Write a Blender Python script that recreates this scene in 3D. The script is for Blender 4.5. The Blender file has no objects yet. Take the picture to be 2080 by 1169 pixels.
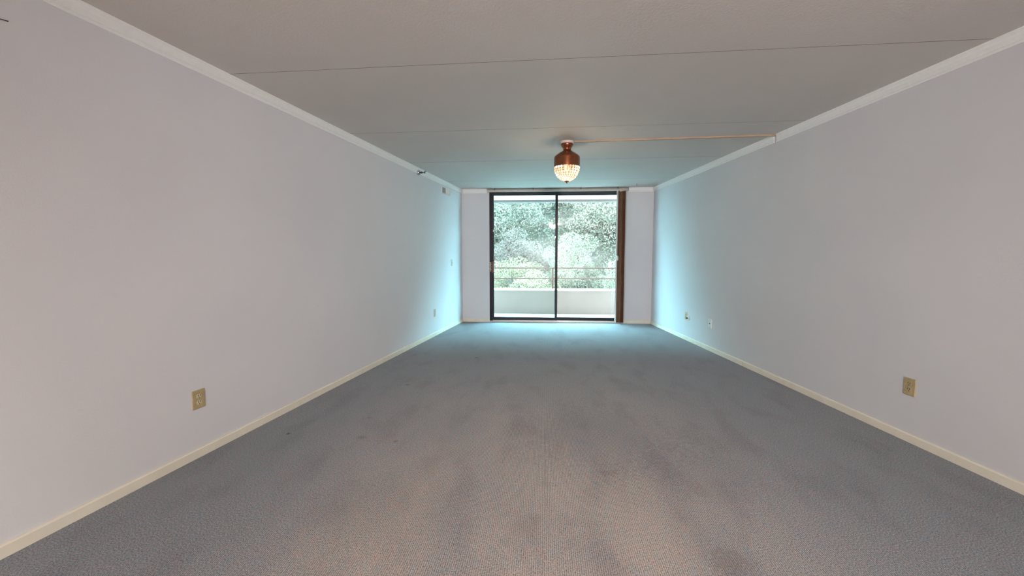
import bpy, bmesh, math, random
import numpy as np
from mathutils import Vector, Matrix

sc = bpy.context.scene
COL = sc.collection

# ------------------------------------------------------------------ camera
HC = 1.2541
cam_d = bpy.data.cameras.new('camera')
cam_d.sensor_fit = 'HORIZONTAL'; cam_d.sensor_width = 36.0
cam_d.lens = 36.0 * 870.0 / 2080.0
cam_d.clip_start = 0.05; cam_d.clip_end = 200
cam = bpy.data.objects.new('camera', cam_d); COL.objects.link(cam)
cam.location = (0, 0, HC)
cam.rotation_euler = (math.radians(90 - 4.486), 0, math.radians(4.2614))
sc.camera = cam

# ------------------------------------------------------------------ world, sun, lamps, exposure
sc.view_settings.view_transform = 'Standard'
sc.view_settings.look = 'None'
sc.view_settings.gamma = 1.0
sc.view_settings.use_curve_mapping = False
sc.view_settings.exposure = 0.0

w = bpy.data.worlds.new('sky'); sc.world = w; w.use_nodes = True
bg = w.node_tree.nodes['Background']
bg.inputs['Color'].default_value = (0.42, 0.88, 1.04, 1)
bg.inputs['Strength'].default_value = 65.0

sun_d = bpy.data.lights.new('sun', 'SUN'); sun_d.energy = 2.0; sun_d.angle = math.radians(12)
sun_d.color = (1.0, 0.97, 0.9)
sun = bpy.data.objects.new('sun', sun_d); COL.objects.link(sun)
sun.rotation_euler = (math.radians(42), 0, math.radians(-28))

def room_lamp(name, x, y, z, size, power, color, up=False, spread=180):
    """lamps of the room behind the camera"""
    d = bpy.data.lights.new(name, 'AREA'); d.shape = 'DISK'; d.size = size
    d.energy = power; d.color = color; d.spread = math.radians(spread)
    o = bpy.data.objects.new(name, d); COL.objects.link(o); o.location = (x, y, z)
    if up: o.rotation_euler = (math.pi, 0, 0)
    return o
room_lamp('ceiling_lamp', 0.2, -3.2, 2.38, 1.0, 465, (1.0, 0.925, 0.85), spread=168)
def fill_spot(x, y, z, tx, ty, tz, power, color, cone):  # unseen fill light added behind the camera to lift the middle and far walls
    d = bpy.data.lights.new('fill_spot', 'SPOT'); d.energy = power; d.color = color
    d.spot_size = math.radians(cone); d.spot_blend = 1.0; d.shadow_soft_size = 0.06
    o = bpy.data.objects.new('fill_spot', d); COL.objects.link(o); o.location = (x, y, z)
    o.rotation_euler = (Vector((tx, ty, tz)) - Vector((x, y, z))).to_track_quat('-Z', 'Y').to_euler()
fill_spot(0.53, -3.0, 2.0, 0.1, 7.0, 1.6, 990, (1.0, 0.93, 0.94), 62)

# ------------------------------------------------------------------ room numbers (metres)
D = 7.8696; H = 2.44; YB = -5.0
ML, XL0 = 0.1141, -2.4100
MR, XR0 = -0.1050, 2.7657
xl = lambda y: XL0 + ML * y
xr = lambda y: XR0 + MR * y
NL = Vector((1, -ML, 0)).normalized(); NR = Vector((-1, MR, 0)).normalized()

# ------------------------------------------------------------------ helpers
def new_mat(name):
    m = bpy.data.materials.new(name); m.use_nodes = True
    nt = m.node_tree; b = nt.nodes['Principled BSDF']
    return m, nt, b
def N(nt, t, **kw):
    n = nt.nodes.new(t)
    for k, v in kw.items(): setattr(n, k, v)
    return n
def ramp(nt, stops, interp='LINEAR'):
    n = nt.nodes.new('ShaderNodeValToRGB'); n.color_ramp.interpolation = interp
    e = n.color_ramp.elements
    while len(e) < len(stops): e.new(0.5)
    for el, (p, c) in zip(e, stops): el.position = p; el.color = (*c, 1)
    return n
def plain(name, col, rough=0.5, metal=0.0, emit=None, estr=0.0, var=0.06, scale=30, bump=0.0, spec=0.5):
    m, nt, b = new_mat(name)
    tc = N(nt, 'ShaderNodeTexCoord'); no = N(nt, 'ShaderNodeTexNoise'); no.inputs['Scale'].default_value = scale
    no.inputs['Detail'].default_value = 4
    nt.links.new(tc.outputs['Object'], no.inputs['Vector'])
    r = ramp(nt, [(0.3, tuple(c * (1 - var) for c in col)), (0.7, tuple(min(1, c * (1 + var)) for c in col))])
    nt.links.new(no.outputs['Fac'], r.inputs['Fac']); nt.links.new(r.outputs['Color'], b.inputs['Base Color'])
    b.inputs['Roughness'].default_value = rough; b.inputs['Metallic'].default_value = metal
    b.inputs['Specular IOR Level'].default_value = spec
    if emit: b.inputs['Emission Color'].default_value = (*emit, 1); b.inputs['Emission Strength'].default_value = estr
    if bump:
        bp = N(nt, 'ShaderNodeBump'); bp.inputs['Strength'].default_value = bump; bp.inputs['Distance'].default_value = 0.002
        nt.links.new(no.outputs['Fac'], bp.inputs['Height']); nt.links.new(bp.outputs['Normal'], b.inputs['Normal'])
    return m

def wall_mat(name, base, mott, sc1=1.3, bumpd=0.0012, bscale=180):
    m, nt, b = new_mat(name)
    tc = N(nt, 'ShaderNodeTexCoord')
    n1 = N(nt, 'ShaderNodeTexNoise'); n1.inputs['Scale'].default_value = sc1; n1.inputs['Detail'].default_value = 5
    n2 = N(nt, 'ShaderNodeTexNoise'); n2.inputs['Scale'].default_value = bscale; n2.inputs['Detail'].default_value = 3
    for n in (n1, n2): nt.links.new(tc.outputs['Object'], n.inputs['Vector'])
    r = ramp(nt, [(0.35, base), (0.65, mott)])
    nt.links.new(n1.outputs['Fac'], r.inputs['Fac'])
    nt.links.new(r.outputs['Color'], b.inputs['Base Color'])
    bp = N(nt, 'ShaderNodeBump'); bp.inputs['Strength'].default_value = 0.35; bp.inputs['Distance'].default_value = bumpd
    nt.links.new(n2.outputs['Fac'], bp.inputs['Height']); nt.links.new(bp.outputs['Normal'], b.inputs['Normal'])
    b.inputs['Roughness'].default_value = 0.62; b.inputs['Specular IOR Level'].default_value = 0.3
    return m

M = {}
M['wall'] = wall_mat('wall_paint', (0.70, 0.69, 0.71), (0.73, 0.715, 0.725))
M['wall_right'] = wall_mat('wall_paint_right_dimmed', (0.65, 0.645, 0.662), (0.68, 0.67, 0.68))  # same wall paint darkened, standing in for dimmer light on this side
M['ceiling'] = wall_mat('ceiling_paint', (0.675, 0.62, 0.58), (0.70, 0.645, 0.605), bumpd=0.003, bscale=90)
M['joint'] = plain('ceiling_joint', (0.27, 0.20, 0.14), 0.95)
M['trim'] = plain('crown_paint', (0.88, 0.88, 0.86), 0.4, var=0.02)
M['base'] = plain('baseboard_paint', (0.80, 0.74, 0.62), 0.45, var=0.04, scale=8)
M['bronze'] = plain('dark_bronze', (0.008, 0.008, 0.013), 0.42, metal=0.0, var=0.2, spec=0.3)
M['alu'] = plain('aluminium', (0.55, 0.52, 0.5), 0.35, metal=0.8)
M['rail_beige'] = plain('beige_headrail', (0.52, 0.45, 0.38), 0.5)
M['clip'] = plain('dark_clip', (0.08, 0.07, 0.06), 0.5)
M['vane'] = plain('brown_vane', (0.115, 0.046, 0.026), 0.9, var=0.12, scale=14, spec=0.05)
M['white_plastic'] = plain('white_plastic', (0.78, 0.78, 0.76), 0.35, var=0.02)
M['tan_plastic'] = plain('tan_plastic', (0.46, 0.36, 0.19), 0.4, var=0.12, scale=40)
M['ivory_plastic'] = plain('ivory_plastic', (0.62, 0.52, 0.34), 0.35, var=0.04)
M['pale_plastic'] = plain('pale_ivory_plastic', (0.50, 0.50, 0.40), 0.4, var=0.04)
M['slot'] = plain('slot_dark', (0.03, 0.02, 0.015), 0.8)
M['screw'] = plain('screw_metal', (0.55, 0.48, 0.36), 0.35, metal=0.8)
M['copper'] = plain('copper_bronze', (0.26, 0.085, 0.040), 0.30, metal=0.85, var=0.2, scale=20)
M['canopy'] = plain('canopy_cream', (0.70, 0.62, 0.54), 0.4)
M['wire'] = plain('lamp_wire', (0.07, 0.04, 0.02), 0.35, metal=0.8)
M['raceway'] = plain('raceway_tan', (0.42, 0.29, 0.19), 0.5, var=0.1, scale=6)
M['chrome'] = plain('chrome', (0.55, 0.55, 0.55), 0.15, metal=1.0)
M['darkmetal'] = plain('dark_metal', (0.05, 0.055, 0.06), 0.4, metal=0.6)
M['handle'] = plain('red_brown_wood', (0.13, 0.022, 0.010), 0.4, var=0.25)
M['concrete'] = plain('balcony_paint', (0.185, 0.095, 0.076), 0.8, var=0.05, scale=3, bump=0.3)
M['balcony_floor'] = plain('balcony_floor', (0.62, 0.62, 0.60), 0.8, var=0.06, scale=3)
M['white_cap'] = plain('white_cap', (0.88, 0.88, 0.88), 0.7, var=0.02)
M['soffit'] = plain('balcony_soffit', (0.56, 0.36, 0.32), 0.8, var=0.02)
M['beam'] = plain('beam_grey', (0.115, 0.068, 0.060), 0.8)
M['balrail'] = plain('railing_brown', (0.080, 0.026, 0.019), 0.8, spec=0.1)
M['ground'] = plain('hillside_soil', (0.030, 0.020, 0.017), 1.0, var=0.4, scale=1.2, spec=0.0)
M['bark'] = plain('bark', (0.028, 0.018, 0.014), 0.95, var=0.3, spec=0.0)
M['stone'] = plain('outer_wall', (0.5, 0.48, 0.45), 0.9)

# carpet: blue grey ribbed loop pile with a tan middle and a few stains
def carpet_mat():
    m, nt, b = new_mat('ribbed_carpet'); L = nt.links.new
    tc = N(nt, 'ShaderNodeTexCoord')
    mp = N(nt, 'ShaderNodeMapping'); mp.inputs['Scale'].default_value = (1, 0.42, 1)
    L(tc.outputs['Object'], mp.inputs['Vector'])
    fleck = N(nt, 'ShaderNodeTexNoise'); fleck.inputs['Scale'].default_value = 310; fleck.inputs['Detail'].default_value = 3.0
    fleck.inputs['Roughness'].default_value = 0.7
    coarse = N(nt, 'ShaderNodeTexNoise'); coarse.inputs['Scale'].default_value = 150; coarse.inputs['Detail'].default_value = 2; coarse.inputs['Roughness'].default_value = 0.7
    L(mp.outputs['Vector'], fleck.inputs['Vector']); L(tc.outputs['Object'], coarse.inputs['Vector'])
    rib = N(nt, 'ShaderNodeTexWave'); rib.wave_type = 'BANDS'; rib.bands_direction = 'X'
    rib.inputs['Scale'].default_value = 36; rib.inputs['Distortion'].default_value = 1.6
    rib.inputs['Detail'].default_value = 2; rib.inputs['Detail Scale'].default_value = 3.0
    L(tc.outputs['Object'], rib.inputs['Vector'])
    # hue flecks
    hue = N(nt, 'ShaderNodeTexNoise'); hue.inputs['Scale'].default_value = 34; hue.inputs['Detail'].default_value = 3
    L(mp.outputs['Vector'], hue.inputs['Vector'])
    # large tan areas along the middle of the near half of the room
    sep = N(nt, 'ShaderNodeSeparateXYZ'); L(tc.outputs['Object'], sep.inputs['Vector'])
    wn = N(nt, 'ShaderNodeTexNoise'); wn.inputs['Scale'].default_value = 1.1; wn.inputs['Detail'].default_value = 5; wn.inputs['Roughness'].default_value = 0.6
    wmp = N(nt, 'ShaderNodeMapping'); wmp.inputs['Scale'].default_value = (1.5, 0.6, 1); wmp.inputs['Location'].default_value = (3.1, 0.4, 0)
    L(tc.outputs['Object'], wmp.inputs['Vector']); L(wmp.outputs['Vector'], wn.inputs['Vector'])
    def math_(op, a, bb, clamp=False):
        n = N(nt, 'ShaderNodeMath', operation=op, use_clamp=clamp)
        for i, v in enumerate((a, bb)):
            if v is None: continue
            if isinstance(v, (int, float)): n.inputs[i].default_value = v
            else: L(v, n.inputs[i])
        return n.outputs[0]
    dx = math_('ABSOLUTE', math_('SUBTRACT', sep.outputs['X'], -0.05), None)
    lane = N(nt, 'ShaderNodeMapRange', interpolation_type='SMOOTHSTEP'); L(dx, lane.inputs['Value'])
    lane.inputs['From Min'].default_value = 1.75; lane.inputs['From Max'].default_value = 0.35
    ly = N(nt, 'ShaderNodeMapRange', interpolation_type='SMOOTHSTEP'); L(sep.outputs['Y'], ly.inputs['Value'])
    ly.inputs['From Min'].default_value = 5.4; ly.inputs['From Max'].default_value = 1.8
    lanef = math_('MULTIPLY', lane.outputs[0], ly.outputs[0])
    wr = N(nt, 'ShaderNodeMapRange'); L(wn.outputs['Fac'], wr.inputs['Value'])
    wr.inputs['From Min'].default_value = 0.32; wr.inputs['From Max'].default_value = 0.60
    tan_mask = math_('MULTIPLY', lanef, math_('ADD', 0.35, math_('MULTIPLY', wr.outputs[0], 0.65)), True)
    # colours
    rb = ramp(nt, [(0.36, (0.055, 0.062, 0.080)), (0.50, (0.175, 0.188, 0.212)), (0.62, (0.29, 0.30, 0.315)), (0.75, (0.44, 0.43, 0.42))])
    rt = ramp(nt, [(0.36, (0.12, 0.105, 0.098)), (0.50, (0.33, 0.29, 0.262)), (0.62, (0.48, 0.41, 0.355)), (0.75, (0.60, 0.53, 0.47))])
    ft = math_('ADD', math_('ADD', math_('MULTIPLY', fleck.outputs['Fac'], 0.70), math_('MULTIPLY', rib.outputs['Fac'], 0.15)), math_('MULTIPLY', math_('SUBTRACT', coarse.outputs['Fac'], 0.32), 0.62))
    L(ft, rb.inputs['Fac']); L(ft, rt.inputs['Fac'])
    mx = N(nt, 'ShaderNodeMix', data_type='RGBA'); L(tan_mask, mx.inputs['Factor'])
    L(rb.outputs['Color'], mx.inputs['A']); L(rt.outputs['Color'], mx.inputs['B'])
    hr = ramp(nt, [(0.30, (0.90, 1.0, 1.10)), (0.5, (1, 1, 1)), (0.70, (1.12, 0.97, 0.97))])
    L(hue.outputs['Fac'], hr.inputs['Fac'])
    mh = N(nt, 'ShaderNodeMix', data_type='RGBA', blend_type='MULTIPLY'); mh.inputs['Factor'].default_value = 0.8
    L(mx.outputs['Result'], mh.inputs['A']); L(hr.outputs['Color'], mh.inputs['B'])
    # faint dirt
    dn = N(nt, 'ShaderNodeTexNoise'); dn.inputs['Scale'].default_value = 3.0; dn.inputs['Detail'].default_value = 6
    L(wmp.outputs['Vector'], dn.inputs['Vector'])
    dr = ramp(nt, [(0.34, (0.84, 0.82, 0.84)), (0.50, (1, 1, 1))]); L(dn.outputs['Fac'], dr.inputs['Fac'])
    md = N(nt, 'ShaderNodeMix', data_type='RGBA', blend_type='MULTIPLY'); md.inputs['Factor'].default_value = 0.8
    L(mh.outputs['Result'], md.inputs['A']); L(dr.outputs['Color'], md.inputs['B'])
    cur = md.outputs['Result']
    # stains at their places on the carpet: x, y, radius, darkness, colour
    stains = [(-1.783, 2.795, .022, .75, (.03, .02, .02)), (-1.305, 3.962, .035, .45, (.10, .07, .05)),
              (-0.993, 2.734, .028, .45, (.16, .08, .05)), (-1.241, 2.77, .045, .30, (.06, .06, .07)),
              (-1.612, 5.185, .030, .6, (.05, .05, .05)), (-0.812, 5.09, .030, .7, (.04, .05, .05)),
              (-0.582, 4.778, .02, .4, (.07, .07, .07)), (0.02, 2.251, .05, .12, (.07, .06, .07)),
              (0.389, 2.411, .06, .22, (.09, .06, .05)), (0.761, 1.723, .11, .30, (.13, .09, .07)),
              (-0.03, 1.95, .05, .16, (.06, .06, .07)), (0.38, 2.95, .75, .18, (.085, .075, .085)), (-0.05, 4.1, .6, .08, (.09, .09, .10)), (0.9, 2.45, .45, .12, (.08, .075, .085)), (-0.75, 2.0, .5, .12, (.08, .08, .09)),
              (-1.33, 3.12, .03, .3, (.12, .07, .06)), (-1.1, 6.9, .03, .3, (.04, .05, .05))]
    nd = N(nt, 'ShaderNodeTexNoise'); nd.inputs['Scale'].default_value = 30; L(tc.outputs['Object'], nd.inputs['Vector'])
    for (sx, sy, r, k, c) in stains:
        v = N(nt, 'ShaderNodeVectorMath', operation='DISTANCE'); L(tc.outputs['Object'], v.inputs[0]); v.inputs[1].default_value = (sx, sy, 0)
        dd = math_('ADD', v.outputs['Value'], math_('MULTIPLY', math_('SUBTRACT', nd.outputs['Fac'], 0.5), r * 1.6))
        mr = N(nt, 'ShaderNodeMapRange', interpolation_type='SMOOTHSTEP'); L(dd, mr.inputs['Value'])
        mr.inputs['From Min'].default_value = r; mr.inputs['From Max'].default_value = r * 0.3
        mr.inputs['To Max'].default_value = k
        x = N(nt, 'ShaderNodeMix', data_type='RGBA'); L(mr.outputs[0], x.inputs['Factor']); L(cur, x.inputs['A']); x.inputs['B'].default_value = (*c, 1)
        cur = x.outputs['Result']
    L(cur, b.inputs['Base Color'])
    b.inputs['Roughness'].default_value = 0.95; b.inputs['Specular IOR Level'].default_value = 0.1
    b.inputs['Sheen Weight'].default_value = 0.15; b.inputs['Sheen Roughness'].default_value = 0.5
    bp = N(nt, 'ShaderNodeBump'); bp.inputs['Strength'].default_value = 0.6; bp.inputs['Distance'].default_value = 0.004
    L(ft, bp.inputs['Height']); L(bp.outputs['Normal'], b.inputs['Normal'])
    return m
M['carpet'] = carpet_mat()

def glass_mat(name, tint):
    m = bpy.data.materials.new(name); m.use_nodes = True; nt = m.node_tree; L = nt.links.new
    for n in list(nt.nodes):
        if n.type != 'OUTPUT_MATERIAL': nt.nodes.remove(n)
    out = [n for n in nt.nodes if n.type == 'OUTPUT_MATERIAL'][0]
    t = N(nt, 'ShaderNodeBsdfTransparent'); t.inputs['Color'].default_value = (*tint, 1)
    g = N(nt, 'ShaderNodeBsdfGlossy'); g.inputs['Roughness'].default_value = 0.0; g.inputs['Color'].default_value = (1, 1, 1, 1)
    lw = N(nt, 'ShaderNodeLayerWeight'); lw.inputs['Blend'].default_value = 0.5
    p = N(nt, 'ShaderNodeMath', operation='POWER'); L(lw.outputs['Facing'], p.inputs[0]); p.inputs[1].default_value = 5
    a = N(nt, 'ShaderNodeMath', operation='MULTIPLY_ADD'); L(p.outputs[0], a.inputs[0]); a.inputs[1].default_value = 0.95; a.inputs[2].default_value = 0.045
    mx = N(nt, 'ShaderNodeMixShader'); L(a.outputs[0], mx.inputs[0]); L(t.outputs[0], mx.inputs[1]); L(g.outputs[0], mx.inputs[2])
    L(mx.outputs[0], out.inputs['Surface'])
    return m
M['glass_left'] = glass_mat('door_glass_tinted', (0.87, 0.95, 0.95))
M['glass_right'] = glass_mat('door_glass_clear', (0.985, 0.995, 0.99))

def leaf_mat(name, stops):
    m = bpy.data.materials.new(name); m.use_nodes = True; nt = m.node_tree; L = nt.links.new
    for n in list(nt.nodes):
        if n.type != 'OUTPUT_MATERIAL': nt.nodes.remove(n)
    out = [n for n in nt.nodes if n.type == 'OUTPUT_MATERIAL'][0]
    geo = N(nt, 'ShaderNodeNewGeometry'); tc = N(nt, 'ShaderNodeTexCoord')
    no = N(nt, 'ShaderNodeTexNoise'); no.inputs['Scale'].default_value = 1.6; no.inputs['Detail'].default_value = 2
    L(tc.outputs['Object'], no.inputs['Vector'])
    a = N(nt, 'ShaderNodeMath', operation='MULTIPLY_ADD'); L(geo.outputs['Random Per Island'], a.inputs[0]); a.inputs[1].default_value = 0.6
    s = N(nt, 'ShaderNodeMath', operation='MULTIPLY_ADD'); L(no.outputs['Fac'], s.inputs[0]); s.inputs[1].default_value = 1.1; s.inputs[2].default_value = -0.35
    L(s.outputs[0], a.inputs[2])
    r = ramp(nt, stops); L(a.outputs[0], r.inputs['Fac'])
    d = N(nt, 'ShaderNodeBsdfDiffuse'); t = N(nt, 'ShaderNodeBsdfTranslucent')
    L(r.outputs['Color'], d.inputs['Color']); L(r.outputs['Color'], t.inputs['Color'])
    mx = N(nt, 'ShaderNodeMixShader'); mx.inputs[0].default_value = 0.4
    L(d.outputs[0], mx.inputs[1]); L(t.outputs[0], mx.inputs[2]); L(mx.outputs[0], out.inputs['Surface'])
    return m
M['leaf_pale'] = leaf_mat('leaf_pale', [(0.1, (0.077, 0.060, 0.043)), (0.45, (0.117, 0.082, 0.063)), (0.8, (0.166, 0.107, 0.083)), (1, (0.205, 0.125, 0.100))])
M['leaf_mint'] = leaf_mat('leaf_mint', [(0.1, (0.070, 0.063, 0.042)), (0.5, (0.112, 0.086, 0.061)), (0.85, (0.159, 0.110, 0.083)), (1, (0.200, 0.125, 0.101))])
M['leaf_yellow'] = leaf_mat('leaf_yellow', [(0.1, (0.086, 0.063, 0.036)), (0.5, (0.139, 0.090, 0.054)), (0.85, (0.181, 0.111, 0.078)), (1, (0.206, 0.122, 0.095))])
M['leaf_dusky'] = leaf_mat('leaf_dusky', [(0.1, (0.070, 0.049, 0.040)), (0.4, (0.098, 0.063, 0.051)), (0.7, (0.134, 0.076, 0.066)), (1, (0.171, 0.100, 0.085))])
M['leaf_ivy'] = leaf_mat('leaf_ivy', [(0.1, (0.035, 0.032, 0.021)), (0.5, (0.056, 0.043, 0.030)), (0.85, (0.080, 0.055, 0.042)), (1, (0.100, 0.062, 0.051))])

class MB:
    """collects shapes for ONE mesh"""
    def __init__(s): s.bm = bmesh.new()
    def box(s, x0, x1, y0, y1, z0, z1, bev=0.0):
        vs = [s.bm.verts.new(p) for p in ((x0,y0,z0),(x1,y0,z0),(x1,y1,z0),(x0,y1,z0),(x0,y0,z1),(x1,y0,z1),(x1,y1,z1),(x0,y1,z1))]
        fs = [s.bm.faces.new([vs[i] for i in q]) for q in ((0,3,2,1),(4,5,6,7),(0,1,5,4),(1,2,6,5),(2,3,7,6),(3,0,4,7))]
        if bev:
            es = list({e for f in fs for e in f.edges})
            bmesh.ops.bevel(s.bm, geom=es, offset=bev, segments=2, affect='EDGES', profile=0.6)
        return s
    def prism(s, poly, z0, z1):
        a = [s.bm.verts.new((x, y, z0)) for x, y in poly]; b = [s.bm.verts.new((x, y, z1)) for x, y in poly]
        n = len(poly)
        s.bm.faces.new(a[::-1]); s.bm.faces.new(b)
        for i in range(n): s.bm.faces.new((a[i], a[(i+1) % n], b[(i+1) % n], b[i]))
        return s
    def sweep(s, prof, A, B, nrm):
        """profile (offset along nrm, z) swept straight from A to B"""
        A = Vector(A); B = Vector(B)
        r0 = [s.bm.verts.new(A + nrm * o + Vector((0, 0, z))) for o, z in prof]
        r1 = [s.bm.verts.new(B + nrm * o + Vector((0, 0, z))) for o, z in prof]
        n = len(prof)
        for i in range(n): s.bm.faces.new((r0[i], r0[(i+1) % n], r1[(i+1) % n], r1[i]))
        s.bm.faces.new(r0[::-1]); s.bm.faces.new(r1)
        return s
    def lathe(s, prof, c=(0, 0, 0), seg=40, axis='Z'):
        rings = []
        for r, z in prof:
            ring = []
            for k in range(seg):
                a = 2 * math.pi * k / seg
                p = (r * math.cos(a), r * math.sin(a), z) if axis == 'Z' else (r * math.cos(a), z, r * math.sin(a))
                ring.append(s.bm.verts.new((c[0] + p[0], c[1] + p[1], c[2] + p[2])))
            rings.append(ring)
        for a, b in zip(rings, rings[1:]):
            for k in range(seg): s.bm.faces.new((a[k], a[(k+1) % seg], b[(k+1) % seg], b[k]))
        s.bm.faces.new(rings[0][::-1]); s.bm.faces.new(rings[-1])
        return s
    def tube(s, pts, r, seg=8, closed=False):
        pts = [Vector(p) for p in pts]; n = len(pts); rings = []
        for i, p in enumerate(pts):
            a = pts[(i - 1) % n] if (closed or i) else p; b = pts[(i + 1) % n] if (closed or i < n - 1) else p
            t = (b - a).normalized(); up = Vector((0, 0, 1)) if abs(t.z) < 0.9 else Vector((1, 0, 0))
            u = t.cross(up).normalized(); v = t.cross(u)
            rings.append([s.bm.verts.new(p + (u * math.cos(2*math.pi*k/seg) + v * math.sin(2*math.pi*k/seg)) * r) for k in range(seg)])
        m = n if closed else n - 1
        for i in range(m):
            a, b = rings[i], rings[(i + 1) % n]
            for k in range(seg): s.bm.faces.new((a[k], a[(k+1) % seg], b[(k+1) % seg], b[k]))
        if not closed: s.bm.faces.new(rings[0][::-1]); s.bm.faces.new(rings[-1])
        return s
    def build(s, name, mat, parent=None, smooth=False):
        bmesh.ops.recalc_face_normals(s.bm, faces=s.bm.faces)
        me = bpy.data.meshes.new(name); s.bm.to_mesh(me); s.bm.free()
        me.materials.append(mat)
        if smooth:
            for p in me.polygons: p.use_smooth = True
            me.set_sharp_from_angle(angle=math.radians(35))
        o = bpy.data.objects.new(name, me); COL.objects.link(o)
        if parent: o.parent = parent
        return o
def structure(o, label=None):
    o['kind'] = 'structure'
    if label: o['label'] = label
    return o
def tag(o, label, cat, group=None):
    o['label'] = label; o['category'] = cat
    if group: o['group'] = group
    return o
def empty(name, loc, rz=0.0):
    o = bpy.data.objects.new(name, None); o.empty_display_size = 0.05; COL.objects.link(o)
    o.location = loc; o.rotation_euler = (0, 0, rz); return o
def on_wall(name, side, y, z=0.0, out=0.0):
    """an Empty on a side wall: local +Y points into the room, local Z is up"""
    if side == 'L': p = Vector((xl(y), y, z)); n = NL
    else: p = Vector((xr(y), y, z)); n = NR
    return empty(name, p + n * out, math.atan2(n.y, n.x) - math.pi / 2)

# ------------------------------------------------------------------ room shell
T = 0.14
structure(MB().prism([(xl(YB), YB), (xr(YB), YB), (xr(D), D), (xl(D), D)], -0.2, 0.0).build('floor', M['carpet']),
          'blue grey ribbed carpet turning tan in the middle')
ce = structure(MB().prism([(xl(YB), YB), (xr(YB), YB), (xr(D), D), (xl(D), D)], H + 0.025, H + 0.16).build('ceiling', M['joint']),
               'flat ceiling of wide plaster panels with thin joints')
seams = [(YB, YB), (-4.25, -4.38), (-2.86, -2.99), (-1.44, -1.57), (-0.02, -0.15), (1.39, 1.26), (2.785, 2.655), (4.205, 4.095), (5.565, 5.475), (7.03, 6.93), (D, D)]
g = 0.0024
for i in range(len(seams) - 1):
    (a0, b0), (a1, b1) = seams[i], seams[i + 1]
    a0 += g * (i > 0); b0 += g * (i > 0); a1 -= g * (i < len(seams) - 2); b1 -= g * (i < len(seams) - 2)
    cp = MB().prism([(xl(a0), a0), (xr(b0), b0), (xr(b1), b1), (xl(a1), a1)], H, H + 0.025).build('ceiling_panel', M['ceiling'], ce)
    cp.data.materials.append(M['joint'])        # raw brown panel edges inside the joints
    for f in cp.data.polygons:
        if abs(f.normal.z) < 0.5: f.material_index = 1

structure(MB().prism([(xl(YB), YB), (xl(D), D), (xl(D) - T, D), (xl(YB) - T, YB)], -0.2, H + 0.16).build('wall_left', M['wall']))
structure(MB().prism([(xr(YB), YB), (xr(D), D), (xr(D) + T, D), (xr(YB) + T, YB)], -0.2, H + 0.16).build('wall_right', M['wall_right']))
structure(MB().box(xl(YB) - T, xr(YB) + T, YB - T, YB, -0.2, H + 0.16).build('wall_back', M['wall']))
DX0, DX1, DZ = -1.003, 1.405, 2.380
wf = MB()
wf.box(xl(D) - T, DX0, D, D + T, -0.2, H + 0.16); wf.box(DX1, xr(D) + T, D, D + T, -0.2, H + 0.16)
wf.box(DX0, DX1, D, D + T, DZ, H + 0.16); wf.box(DX0, DX1, D, D + T, -0.2, -0.001)
structure(wf.build('wall_far', M['wall']))

# crown moulding
CR = [(0, -.079), (.006, -.079), (.008, -.074), (.008, -.064), (.005, -.060), (.005, -.056), (.008, -.053), (.0085, -.045),
      (.009, -.032), (.012, -.020), (.012, -.016), (.0125, -.012), (.016, -.009), (.017, 0), (0, 0)]
def crown(name, A, B, n, label):
    structure(MB().sweep(CR, A, B, n).build(name, M['trim']), label)
e = 0.0
crown('trim_1', (xl(YB), YB, H), (xl(D), D, H), NL, 'white crown moulding along the left wall')
crown('trim_2', (xr(YB), YB, H), (xr(4.52), 4.52, H), NR, 'white crown moulding on the near part of the right wall')
crown('trim_3', (xr(4.56), 4.56, H), (xr(D), D, H), NR, 'white crown moulding on the right wall beyond the raceway')
NF = Vector((0, -1, 0))
crown('trim_4', (xl(D) + .02, D, H), (-1.05, D, H), NF, 'short crown moulding left of the sliding door')
crown('trim_5', (1.49, D, H), (xr(D) - .02, D, H), NF, 'short crown moulding right of the sliding door')
# baseboards
BB = [(0, 0), (.013, 0), (.013, .050), (.009, .057), (0, .057)]
def base(name, A, B, n): structure(MB().sweep(BB, A, B, n).build(name, M['base']))
base('baseboard_left', (xl(YB), YB, 0), (xl(D), D, 0), NL)
base('baseboard_right', (xr(YB), YB, 0), (xr(4.922), 4.922, 0), NR)
base('baseboard_right', (xr(4.93), 4.93, 0), (xr(D), D, 0), NR)
base('baseboard_far', (xl(D) + .01, D, 0), (DX0 - .003, D, 0), NF)
base('baseboard_far', (DX1 + .05, D, 0), (xr(D) - .01, D, 0), NF)

# ------------------------------------------------------------------ sliding door
door = structure(empty('door_1', (0, D, 0)), 'dark bronze framed sliding glass door to the balcony')
fr = MB()
fr.box(DX0, DX0 + .055, .0, .12, 0.012, DZ, .002); fr.box(DX1 - .055, DX1, .0, .12, 0.012, DZ, .002)
fr.box(DX0 + .055, DX1 - .055, .0, .12, DZ - .030, DZ, .002)
fr.build('door_frame', M['bronze'], door)
tr = MB(); tr.box(DX0, DX1, -.012, .13, 0.0, .024, .002)
for yy in (.03, .075): tr.box(DX0 + .05, DX1 - .05, yy, yy + .006, .024, .034)
tr.build('door_track', M['alu'], door)
def sash(name, x0, x1, y0, y1, sl, sr, glass):
    s = MB()
    s.box(x0, x0 + sl, y0, y1, .034, DZ - .032, .002); s.box(x1 - sr, x1, y0, y1, .034, DZ - .032, .002)
    s.box(x0 + sl, x1 - sr, y0, y1, .034, .092, .002); s.box(x0 + sl, x1 - sr, y0, y1, DZ - .058, DZ - .032, .002)
    o = s.build(name, M['bronze'], door)
    ym = (y0 + y1) / 2
    MB().box(x0 + sl, x1 - sr, ym - .003, ym + .003, .092, DZ - .058).build('glass_pane', M[glass], o)
    return o
sl = sash('sliding_panel', DX0 + .050, .247, .018, .048, .030, .044, 'glass_left')
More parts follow.
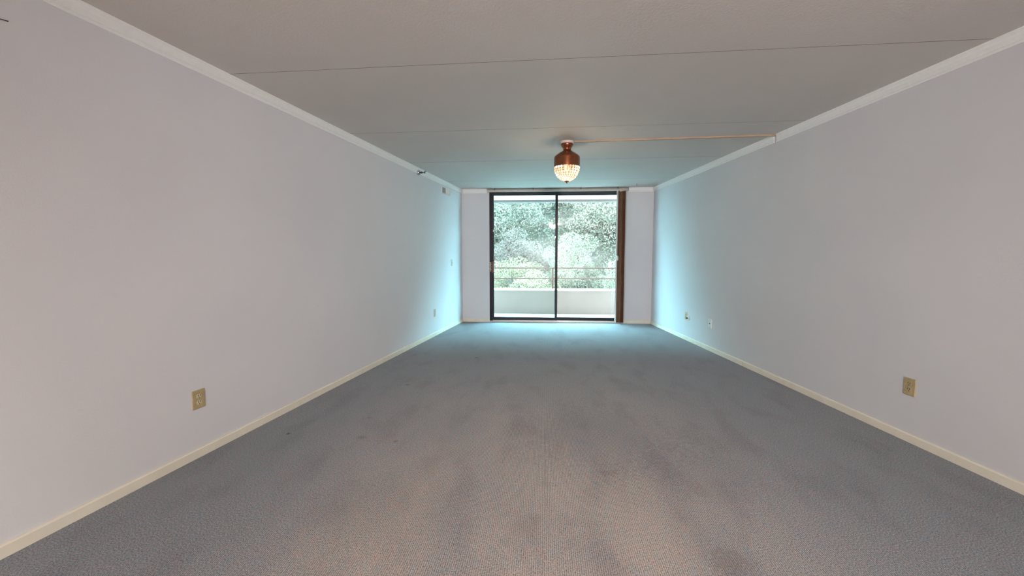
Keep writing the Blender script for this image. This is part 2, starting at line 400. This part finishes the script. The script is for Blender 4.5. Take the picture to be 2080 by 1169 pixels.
fx = sash('fixed_panel', .200, DX1 - .050, .064, .094, .040, .040, 'glass_right')
# pull handle, keeper and latch on the sliding panel
hd = MB(); hd.box(-.960, -.930, -.012, .019, .915, 1.125, .004)
hd.build('door_pull', M['handle'], sl)['label'] = 'red brown wooden pull'
kp = MB().box(-.994, -.964, -.004, .0, .930, 1.122, .001).build('strike_plate', M['bronze'], door)
rg = MB()
for k in range(7): rg.box(-.990 + .006 * (k % 2), -.974 + .006 * (k % 2), -.009, -.003, .940 + k * .025, .956 + k * .025, .001)
rg.box(-.990, -.984, -.007, -.003, .940, 1.112, .001)
rg.build('ridges', M['ivory_plastic'], kp)['label'] = 'pale raised ridges'
MB().box(-.925, -.893, .0, .018, 1.150, 1.222, .003).build('latch', M['rail_beige'], sl)['label'] = 'beige latch block'
MB().box(-.935, -.918, .008, .018, 1.665, 1.705, .002).build('bumper', M['white_plastic'], sl)['label'] = 'small white bumper'

# ------------------------------------------------------------------ vertical blinds (drawn open to the right)
bl = tag(empty('vertical_blinds', (0, D - .004, 0)), 'brown vertical blinds stacked open at the right of the glass door', 'blinds')
hr = MB(); hr.box(-1.038, 1.475, -.060, -.014, 2.378, 2.416, .003)
hr.build('headrail', M['rail_beige'], bl)['label'] = 'beige metal headrail'
MB().box(-1.036, 1.473, -.052, -.022, 2.416, 2.426).build('track_channel', M['clip'], bl)['label'] = 'dark channel along the top of the headrail'
for x in (-.90, -.20, .65, 1.30):
    MB().box(x - .006, x + .006, -.063, 0.0, 2.405, 2.439, .001).build('bracket', M['clip'], bl)
MB().box(1.475, 1.483, -.062, -.012, 2.380, 2.430, .001).build('end_cap', M['clip'], bl)
vm = MB()
seg = 6
for k in range(seg):
    y0 = -.043 + .086 * k / seg; y1 = -.043 + .086 * (k + 1) / seg
    b0 = .006 * math.sin(math.pi * k / seg); b1 = .006 * math.sin(math.pi * (k + 1) / seg)
    vs = [vm.bm.verts.new(p) for p in ((b0, y0, .022), (b1, y1, .022), (b1, y1, 2.37), (b0, y0, 2.37),
                                      (b0 + .0012, y0, .022), (b1 + .0012, y1, .022), (b1 + .0012, y1, 2.37), (b0 + .0012, y0, 2.37))]
    for q in ((0, 1, 2, 3), (4, 7, 6, 5), (0, 4, 5, 1), (3, 2, 6, 7), (0, 3, 7, 4), (1, 5, 6, 2)): vm.bm.faces.new([vs[i] for i in q])
bmesh.ops.remove_doubles(vm.bm, verts=vm.bm.verts, dist=1e-5)
v0 = vm.build('vane', M['vane'], bl)
hk = MB().box(-.004, .004, -.006, .006, 2.366, 2.380, .001).build('vane_hook', M['white_plastic'], v0)
v0.location = (1.343, -.040, 0); v0.rotation_euler = (0, 0, math.radians(64))
for k in range(1, 9):
    v = v0.copy(); COL.objects.link(v); v.parent = bl; v.location = (1.343 + .0068 * k, -.040, 0)
    h2 = hk.copy(); COL.objects.link(h2); h2.parent = v
cd = MB(); cd.tube([(1.276, -.100, 2.382), (1.276, -.100, .03)], .0065); cd.tube([(1.292, -.100, 2.382), (1.292, -.100, .03)], .0065)
cd.build('pull_cord', M['white_plastic'], bl, True)['label'] = 'white looped pull cord'
MB().lathe([(.004, -.045), (.017, -.038), (.020, -.02), (.020, .02), (.014, .04), (.004, .045)], (1.297, -.118, 1.186), 20).build('cord_weight', M['white_plastic'], bl, True)['label'] = 'white cord weight'
MB().tube([(1.452, -.050, 2.380), (1.452, -.050, .03)], .003).build('tilt_chain', M['rail_beige'], bl, True)['label'] = 'beige tilt chain'

# ------------------------------------------------------------------ ceiling lamp
LX, LY = .236, 4.66
lamp = tag(empty('ceiling_light', (LX, LY, H)), 'copper ceiling light with a glowing crystal bead bowl hanging in the room', 'light')
MB().lathe([(.072, 0), (.074, -.004), (.074, -.020), (.068, -.025)], seg=48).build('canopy', M['canopy'], lamp, True)['label'] = 'cream canopy disc'
MB().lathe([(.060, -.025), (.064, -.028), (.064, -.040), (.060, -.048), (.048, -.062), (.042, -.074), (.041, -.086), (.046, -.098), (.052, -.104)], seg=48).build('neck', M['copper'], lamp, True)
sh = MB()
outer = [(.050, -.100), (.062, -.106), (.085, -.120), (.108, -.136), (.126, -.150), (.134, -.160), (.136, -.172), (.136, -.262)]
sh.lathe(outer + [(.132, -.262), (.132, -.172), (.122, -.153), (.050, -.108)], seg=64)
sh.build('shade', M['copper'], lamp, True)
ZB = -.262; RB = .133; HB = .148
# wire cage
cg = MB()
NM = 26
for k in range(NM):
    a = 2 * math.pi * k / NM
    cg.tube([(RB * math.cos(t) * math.cos(a), RB * math.cos(t) * math.sin(a), ZB - HB * math.sin(t)) for t in [j / 9 * 1.42 for j in range(10)]], .0016, 4)
for j in range(0, 8):
    t = j / 8 * 1.42; r = RB * math.cos(t)
    cg.tube([(r * math.cos(2*math.pi*k/40), r * math.sin(2*math.pi*k/40), ZB - HB * math.sin(t)) for k in range(40)], .0019, 4, True)
cg.build('wire_cage', M['wire'], lamp)
# crystal beads (tiny, joined)
def crystal_mat():
    m, nt, b = new_mat('lit_crystal'); L = nt.links.new
    geo = N(nt, 'ShaderNodeNewGeometry')
    r = ramp(nt, [(0, (1.0, .60, .30)), (.5, (1.0, .76, .50)), (1, (1, .93, .82))]); L(geo.outputs['Random Per Island'], r.inputs['Fac'])
    b.inputs['Base Color'].default_value = (.16, .12, .07, 1); b.inputs['Roughness'].default_value = .12
    L(r.outputs['Color'], b.inputs['Emission Color'])
    mr = N(nt, 'ShaderNodeMapRange'); L(geo.outputs['Random Per Island'], mr.inputs['Value']); mr.inputs['To Min'].default_value = .95; mr.inputs['To Max'].default_value = 1.9
    L(mr.outputs[0], b.inputs['Emission Strength'])
    return m
M['crystal'] = crystal_mat()
bd = MB()
for j in range(8):
    t0 = (j + .5) / 8 * 1.42; r = RB * math.cos(t0); n = max(6, int(NM * (1 if j < 6 else .6)))
    for k in range(n):
        a = 2 * math.pi * (k + .5) / n
        w2 = math.pi * r / n * .86; h2 = HB * 1.42 / 16 * .95
        nrm = Vector((math.cos(t0) * math.cos(a), math.cos(t0) * math.sin(a), -math.sin(t0)))
        u = Vector((-math.sin(a), math.cos(a), 0)); v = nrm.cross(u)
        c = Vector((r * math.cos(a), r * math.sin(a), ZB - HB * math.sin(t0)))
        P = [c + u * w2, c + v * h2, c - u * w2, c - v * h2, c + (u + v) * .0, c]
        q = [bd.bm.verts.new(c + u * w2 * sx + v * h2 * sy) for sx, sy in ((1, .55), (.55, 1), (-.55, 1), (-1, .55), (-1, -.55), (-.55, -1), (.55, -1), (1, -.55))]
        top = bd.bm.verts.new(c + nrm * .006); bot = bd.bm.verts.new(c - nrm * .006)
        for i in range(8):
            bd.bm.faces.new((q[i], q[(i + 1) % 8], top)); bd.bm.faces.new((q[(i + 1) % 8], q[i], bot))
o = bd.build('crystal_beads', M['crystal'], lamp); o['kind'] = 'stuff'; o['label'] = 'glowing crystal beads'
M['bulb'] = plain('bulb_glow', (1, .9, .8), .5, emit=(1.0, .74, .48), estr=7.0, var=0)
MB().lathe([(.004, -.02), (.016, -.016), (.026, 0), (.026, .016), (.013, .04), (.012, .055)], (0, 0, -.285), 24).build('bulb', M['bulb'], lamp, True)
MB().lathe([(.002, 0), (.022, -.001), (.026, -.006), (.018, -.013), (.009, -.016), (.009, -.022), (.005, -.027), (.001, -.028)], (0, 0, ZB - HB * .985), 24).build('finial', M['copper'], lamp, True)
pl = bpy.data.lights.new('lamp_glow', 'POINT'); pl.energy = 9; pl.color = (1.0, .80, .52); pl.shadow_soft_size = .12
po = bpy.data.objects.new('lamp_glow', pl); COL.objects.link(po); po.location = (LX, LY, H - .41)

# raceway feeding it from the right wall
d0 = Vector((LX + .075, 4.640, 0)); d1 = Vector((xr(4.545) - .0, 4.545, 0)); dr_ = (d1 - d0).normalized(); nn = Vector((-dr_.y, dr_.x, 0))
rw = MB().sweep([(-.015, H - .012), (-.013, H - .015), (.013, H - .015), (.015, H - .012), (.015, H), (-.015, H)], d0, d1, nn).build('cable_raceway', M['raceway'])
tag(rw, 'thin tan cable raceway on the ceiling running from the lamp to the right wall', 'cable cover')

# ------------------------------------------------------------------ wall plates
def duplex(side, y, z, w_, h_, label, mp, mrc, group='power outlets along the side walls', th=.007):
    o = on_wall('power_outlet', side, y, z, -.0005); tag(o, label, 'outlet', group)
    MB().box(-w_/2, w_/2, 0, th, -h_/2, h_/2, .0025).build('cover_plate', mp, o)
    for s in (-1, 1):
        cz = s * .0195
        rc = MB()
        # rounded receptacle face
        pts = []
        for k in range(24):
            a = 2 * math.pi * k / 24
            pts.append((max(-.0165, min(.0165, .0185 * math.cos(a))), max(-.0135, min(.0135, .0165 * math.sin(a)))))
        a_ = [rc.bm.verts.new((px, th - .001, cz + pz)) for px, pz in pts]; b_ = [rc.bm.verts.new((px * .96, th + .0022, cz + pz * .96)) for px, pz in pts]
        rc.bm.faces.new(a_[::-1]); rc.bm.faces.new(b_)
        for i in range(24): rc.bm.faces.new((a_[i], a_[(i+1) % 24], b_[(i+1) % 24], b_[i]))
        ro = rc.build('receptacle', mrc, o)
        for sx in (-1, 1):
            MB().box(sx * .0068 - .0016, sx * .0068 + .0016, th + .0018, th + .0027, cz + .0005, cz + .0105).build('slot', M['slot'], ro)
        MB().lathe([(.0031, th + .0018), (.0031, th + .0027)], (0, 0, cz - .0075), 14, 'Y').build('slot', M['slot'], ro)
    MB().lathe([(.0035, th), (.003, th + .0012)], (0, 0, 0), 14, 'Y').build('screw', M['screw'], o)
    return o
duplex('L', 2.440, .3615, .086, .117, 'tan power outlet on the left wall nearest the camera, low beside the carpet', M['tan_plastic'], M['ivory_plastic'])
duplex('R', 3.000, .371, .080, .116, 'tan power outlet on the right wall nearest the camera, above the baseboard', M['tan_plastic'], M['tan_plastic'])
duplex('L', 6.445, .356, .072, .118, 'pale power outlet low on the left wall near the far corner', M['pale_plastic'], M['ivory_plastic'])
duplex('R', 6.420, .356, .072, .116, 'ivory power outlet on the right wall beside a round wall jack', M['ivory_plastic'], M['tan_plastic'])
# switch plate
s = tag(on_wall('light_switch', 'L', 7.271, 1.113, -.0005), 'pale yellow light switch plate on the left wall near the glass door', 'switch')
MB().box(-.036, .036, 0, .006, -.058, .058, .002).build('cover_plate', M['pale_plastic'], s)
MB().box(-.005, .005, .005, .016, -.006, .012, .0015).build('toggle', M['ivory_plastic'], s)
for zz in (-.03, .03): MB().lathe([(.0032, .006), (.0028, .0072)], (0, 0, zz), 12, 'Y').build('screw', M['screw'], s)
# round jack
j = tag(on_wall('cable_jack', 'R', 6.335, .334, -.0005), 'small round chrome and white cable jack right of the ivory outlet', 'wall jack')
MB().lathe([(.034, 0), (.034, .012), (.028, .020)], seg=32, axis='Y').build('ring_base', M['white_plastic'], j, True)
MB().lathe([(.012, .018), (.012, .034), (.007, .036), (.007, .044)], seg=20, axis='Y').build('connector', M['darkmetal'], j, True)
# data plate
p_ = tag(on_wall('data_plate', 'R', 5.700, .356, -.0005), 'white phone plate with a dark centre port on the right wall', 'wall plate')
MB().box(-.040, .040, 0, .012, -.060, .060, .003).build('cover_plate', M['white_plastic'], p_)
MB().box(-.012, .012, .0115, .014, -.006, .008, .001).build('port', M['slot'], p_)
for zz in (-.045, .045): MB().lathe([(.005, .012), (.004, .0135)], (0, 0, zz), 12, 'Y').build('screw', M['darkmetal'], p_)

# vent grille, high on the left wall
vt = tag(on_wall('air_vent', 'L', 7.002, 2.285, -.0005), 'white air vent grille high on the left wall under the crown moulding', 'vent')
f = MB(); W2, H2 = .195, .058
f.box(-W2, W2, 0, .010, H2 - .014, H2, .002); f.box(-W2, W2, 0, .010, -H2, -H2 + .014, .002)
f.box(-W2, -W2 + .016, 0, .010, -H2 + .014, H2 - .014, .002); f.box(W2 - .016, W2, 0, .010, -H2 + .014, H2 - .014, .002); f.box(-.006, .006, 0, .010, -H2 + .014, H2 - .014, .002)
f.build('frame', M['white_plastic'], vt)
MB().box(-W2 + .01, W2 - .01, 0.0005, .002, -H2 + .01, H2 - .01).build('duct_opening', M['slot'], vt)
lm = MB(); lm.box(-.0008, .0008, -.0085, .0, -H2 + .013, H2 - .013); l0 = lm.build('louver', M['white_plastic'], vt)
l0.location = (-W2 + .020, .0055, 0)
cnt = 0
for k in range(24):
    x = -W2 + .022 + k * (2 * W2 - .044) / 23
    if abs(x) < .008: continue
    near = x > 0            # the far half is nearly closed, the near half stands open
    l = l0 if cnt == 0 else l0.copy()
    if cnt: COL.objects.link(l); l.parent = vt
    l.location = (x, .0085, 0); l.rotation_euler = (0, 0, math.radians(-62 if near else 50)); cnt += 1

# sprinkler head through the crown of the left wall
sp = tag(on_wall('sprinkler_head', 'L', 5.88, 2.372), 'chrome sidewall sprinkler head poking through the left crown moulding', 'sprinkler')
MB().lathe([(.036, .0), (.036, .020), (.030, .030), (.016, .034)], seg=28, axis='Y').build('escutcheon', M['chrome'], sp, True)
MB().lathe([(.011, .030), (.011, .056), (.015, .057), (.015, .066), (.009, .067)], seg=20, axis='Y').build('body', M['darkmetal'], sp, True)
ar = MB()
for s_ in (-1, 1): ar.tube([(s_ * .010, .064, 0), (s_ * .016, .078, 0), (s_ * .012, .096, 0), (0, .104, 0)], .0035, 8)
ar.build('frame_arms', M['darkmetal'], sp, True)
MB().tube([(0, .066, 0), (0, .102, 0)], .003, 8).build('glass_bulb', M['handle'], sp, True)
df = MB(); df.box(-.017, .017, .103, .106, -.014, .014, .001); df.box(-.015, .015, .103, .128, .012, .015, .001)
df.build('deflector', M['darkmetal'], sp)

# small hook in the ceiling by the right corner
hkm = MB(); hkm.tube([(0, 0, 0), (0, 0, -.018), (.006, 0, -.028), (0, 0, -.038), (-.008, 0, -.030)], .003, 8)
ho = hkm.build('ceiling_hook', M['darkmetal'], None, True); ho.location = (1.539, 7.423, H)
tag(ho, 'tiny dark hook in the ceiling right of the blinds headrail', 'hook')
# cable staple left on the left wall, upper left of the view
st = MB(); st.tube([(0, 0, 0), (0, .006, 0), (.035, .006, -.006), (.035, 0, -.006)], .0018, 6)
so = st.build('wire_staple', M['darkmetal'], None, True); so.location = Vector((xl(1.69), 1.69, 2.213)); so.rotation_euler = (0, 0, math.atan2(NL.y, NL.x) - math.pi / 2)
tag(so, 'small dark wire staple high on the left wall at the frame edge', 'staple')

# ------------------------------------------------------------------ balcony
YO = D + T
yp = D + 2.0
structure(MB().box(-4.2, 4.4, YO, yp + .18, -.32, -.12).build('floor_balcony', M['balcony_floor']), 'balcony floor')
structure(MB().box(-4.2, 4.4, yp, yp + .16, -.12, .425).build('wall_parapet', M['concrete']), 'low painted balcony parapet')
structure(MB().box(-4.2, 4.4, yp - .03, yp + .19, .425, .455, .004).build('trim_6', M['white_cap']), 'white cap on the balcony parapet')
structure(MB().box(-4.2, 4.4, YO, yp + .18, 2.487, 2.66).build('ceiling_balcony', M['soffit']), 'white balcony soffit')
structure(MB().box(-4.2, 4.4, yp - .02, yp + .18, 2.437, 2.487).build('trim_7', M['beam']), 'grey drip beam along the balcony edge')
fa = MB(); fa.box(-4.2, xl(D) - T, D, YO, -.32, 2.66); fa.box(xr(D) + T, 4.4, D, YO, -.32, 2.66)
structure(fa.build('wall_facade', M['stone']))
rl = tag(empty('balcony_railing', (0, yp + .08, .455)), 'brown two bar metal railing on top of the balcony parapet', 'railing')
for z in (.940, .700):
    MB().box(-4.1, 4.3, -.018, .018, z - .455 - .014, z - .455 + .010, .003).build('rail', M['balrail'], rl)
for x in (-3.3, -1.55, .205, 1.98, 3.75):
    MB().box(x - .018, x + .018, -.016, .016, 0.0, .472, .002).build('post', M['balrail'], rl)

# ------------------------------------------------------------------ hillside and trees
hs = MB(); nx, ny = 24, 20; gv = []
rnd = random.Random(4)
for jy in range(ny + 1):
    row = []
    for ix in range(nx + 1):
        x = -22 + 46 * ix / nx; y = 11.0 + 30 * jy / ny
        z = -3.6 + .72 * (y - 11.0) + rnd.uniform(-.25, .25)
        row.append(hs.bm.verts.new((x, y, z)))
    gv.append(row)
for jy in range(ny):
    for ix in range(nx): hs.bm.faces.new((gv[jy][ix], gv[jy][ix+1], gv[jy+1][ix+1], gv[jy+1][ix]))
hill = structure(hs.build('ground_hillside', M['ground']), 'steep planted bank beyond the balcony')
gz = lambda y: -3.6 + .72 * (y - 11.0)

def leaves(name, mat, c, r, n, size, seed, parent):
    R = np.random.default_rng(seed)
    nc = 26
    d = R.normal(size=(nc, 3)); d /= np.linalg.norm(d, axis=1)[:, None]
    cc = d * (R.uniform(.45, .92, (nc, 1)))
    k = R.integers(0, nc, n)
    q = R.normal(size=(n, 3)); q /= np.linalg.norm(q, axis=1)[:, None]
    p = cc[k] + q * (.32 * R.uniform(.55, 1, (n, 1)) ** .5)
    p = p * np.array(r)
    nr = q + R.normal(size=(n, 3)) * .55; nr /= np.linalg.norm(nr, axis=1)[:, None]
    a = np.cross(nr, R.normal(size=(n, 3))); a /= np.linalg.norm(a, axis=1)[:, None]
    b = np.cross(nr, a)
    s = size * R.uniform(.6, 1.3, (n, 1))
    V = np.empty((n, 4, 3)); V[:, 0] = p - a * s; V[:, 1] = p + b * s * .42 + nr * s * .12; V[:, 2] = p + a * s; V[:, 3] = p - b * s * .42 + nr * s * .12
    me = bpy.data.meshes.new(name)
    me.vertices.add(n * 4); me.vertices.foreach_set('co', V.reshape(-1))
    me.loops.add(n * 4); me.loops.foreach_set('vertex_index', np.arange(n * 4, dtype=np.int32))
    me.polygons.add(n); me.polygons.foreach_set('loop_start', np.arange(0, n * 4, 4, dtype=np.int32))
    me.polygons.foreach_set('loop_total', np.full(n, 4, dtype=np.int32))
    me.materials.append(mat); me.update(calc_edges=True); me.validate()
    o = bpy.data.objects.new(name, me); COL.objects.link(o); o.parent = parent; o['kind'] = 'stuff'
    return o
def tree(kind, x, y, z, r, mat, n, size, seed, label, cat):
    g0 = gz(y)
    root = tag(empty(kind, (x, y, g0)), label, cat, 'trees on the bank beyond the balcony' if cat == 'tree' else 'shrubs on the bank beyond the balcony')
    f_ = leaves('foliage', M[mat], None, r, n, size, seed, root); f_.location = (0, 0, z - g0)
    t = MB(); rr = random.Random(seed); h = z - g0
    def limb(a, b, r0, r1):
        a, b = Vector(a), Vector(b); ring = []
        for p, q in ((a, r0), (b, r1)):
            ring.append([t.bm.verts.new(p + Vector((math.cos(i * math.pi / 4), math.sin(i * math.pi / 4), 0)) * q) for i in range(8)])
        for i in range(8): t.bm.faces.new((ring[0][i], ring[0][(i+1) % 8], ring[1][(i+1) % 8], ring[1][i]))
    tk = .05 + .03 * r[2]
    limb((0, 0, -.3), (.05, 0, h * .6), tk, tk * .7); limb((.05, 0, h * .6), (0, 0, h + r[2] * .5), tk * .7, tk * .25)
    for k in range(6):
        a = k * 1.05 + rr.random(); hh = h * rr.uniform(.5, 1.0)
        limb((0, 0, hh), (math.cos(a) * r[0] * .6, math.sin(a) * r[1] * .6, hh + r[2] * .45), tk * .35, tk * .12)
    t.build('trunk', M['bark'], root, True)
    return root
tree('leafy_tree', -1.9, 18.6, 3.1, (2.2, 1.3, 1.9), 'leaf_pale', 23625, 0.042, 1, 'pale leafy tree filling the upper left pane', 'tree')
tree('leafy_tree', 0.7, 21.2, 3.9, (2.1, 1.2, 2.1), 'leaf_dusky', 17325, 0.042, 2, 'dark grey green tree behind the centre stile, high on the bank between two paler trees', 'tree')
tree('leafy_tree', 3.3, 18.6, 3.1, (2.2, 1.3, 1.9), 'leaf_pale', 23625, 0.042, 3, 'whitish green tree filling the upper right pane', 'tree')
tree('leafy_shrub', -1.1, 14.6, 0.15, (1.5, .9, 1.0), 'leaf_yellow', 16380, 0.030, 4, 'yellow green shrub behind the railing in the left pane', 'shrub')
tree('leafy_shrub', 1.2, 15.4, 0.75, (1.3, .9, 1.1), 'leaf_mint', 16380, 0.030, 5, 'mint green shrub just right of the centre stile', 'shrub')
tree('leafy_shrub', 3.1, 13.9, 0.1, (1.3, .9, 1.05), 'leaf_mint', 16380, 0.030, 6, 'pale mint shrub behind the railing at the right pane edge', 'shrub')
tree('leafy_shrub', -0.7, 16.9, 1.35, (1.3, .8, 1.0), 'leaf_dusky', 13230, 0.034, 7, 'dull grey green shrub in the middle of the left pane, above the yellow green one', 'shrub')
tree('leafy_tree', -6.9, 17.6, 2.6, (2.1, 1.5, 2.1), 'leaf_mint', 15750, 0.050, 8, 'broad green tree far left beyond the balcony', 'tree')
tree('leafy_tree', 8.4, 17.6, 2.8, (2.1, 1.5, 2.1), 'leaf_mint', 15750, 0.050, 9, 'broad green tree far right beyond the balcony', 'tree')
tree('leafy_tree', -2.6, 24.6, 7.0, (2.7, 1.6, 2.2), 'leaf_pale', 15750, 0.059, 10, 'tall pale tree on the upper bank behind the left pane tree', 'tree')
tree('leafy_tree', 4.2, 24.6, 7.0, (2.7, 1.6, 2.2), 'leaf_mint', 15750, 0.059, 11, 'tall green tree on the upper bank behind the right pane tree', 'tree')

# ivy covering the bank
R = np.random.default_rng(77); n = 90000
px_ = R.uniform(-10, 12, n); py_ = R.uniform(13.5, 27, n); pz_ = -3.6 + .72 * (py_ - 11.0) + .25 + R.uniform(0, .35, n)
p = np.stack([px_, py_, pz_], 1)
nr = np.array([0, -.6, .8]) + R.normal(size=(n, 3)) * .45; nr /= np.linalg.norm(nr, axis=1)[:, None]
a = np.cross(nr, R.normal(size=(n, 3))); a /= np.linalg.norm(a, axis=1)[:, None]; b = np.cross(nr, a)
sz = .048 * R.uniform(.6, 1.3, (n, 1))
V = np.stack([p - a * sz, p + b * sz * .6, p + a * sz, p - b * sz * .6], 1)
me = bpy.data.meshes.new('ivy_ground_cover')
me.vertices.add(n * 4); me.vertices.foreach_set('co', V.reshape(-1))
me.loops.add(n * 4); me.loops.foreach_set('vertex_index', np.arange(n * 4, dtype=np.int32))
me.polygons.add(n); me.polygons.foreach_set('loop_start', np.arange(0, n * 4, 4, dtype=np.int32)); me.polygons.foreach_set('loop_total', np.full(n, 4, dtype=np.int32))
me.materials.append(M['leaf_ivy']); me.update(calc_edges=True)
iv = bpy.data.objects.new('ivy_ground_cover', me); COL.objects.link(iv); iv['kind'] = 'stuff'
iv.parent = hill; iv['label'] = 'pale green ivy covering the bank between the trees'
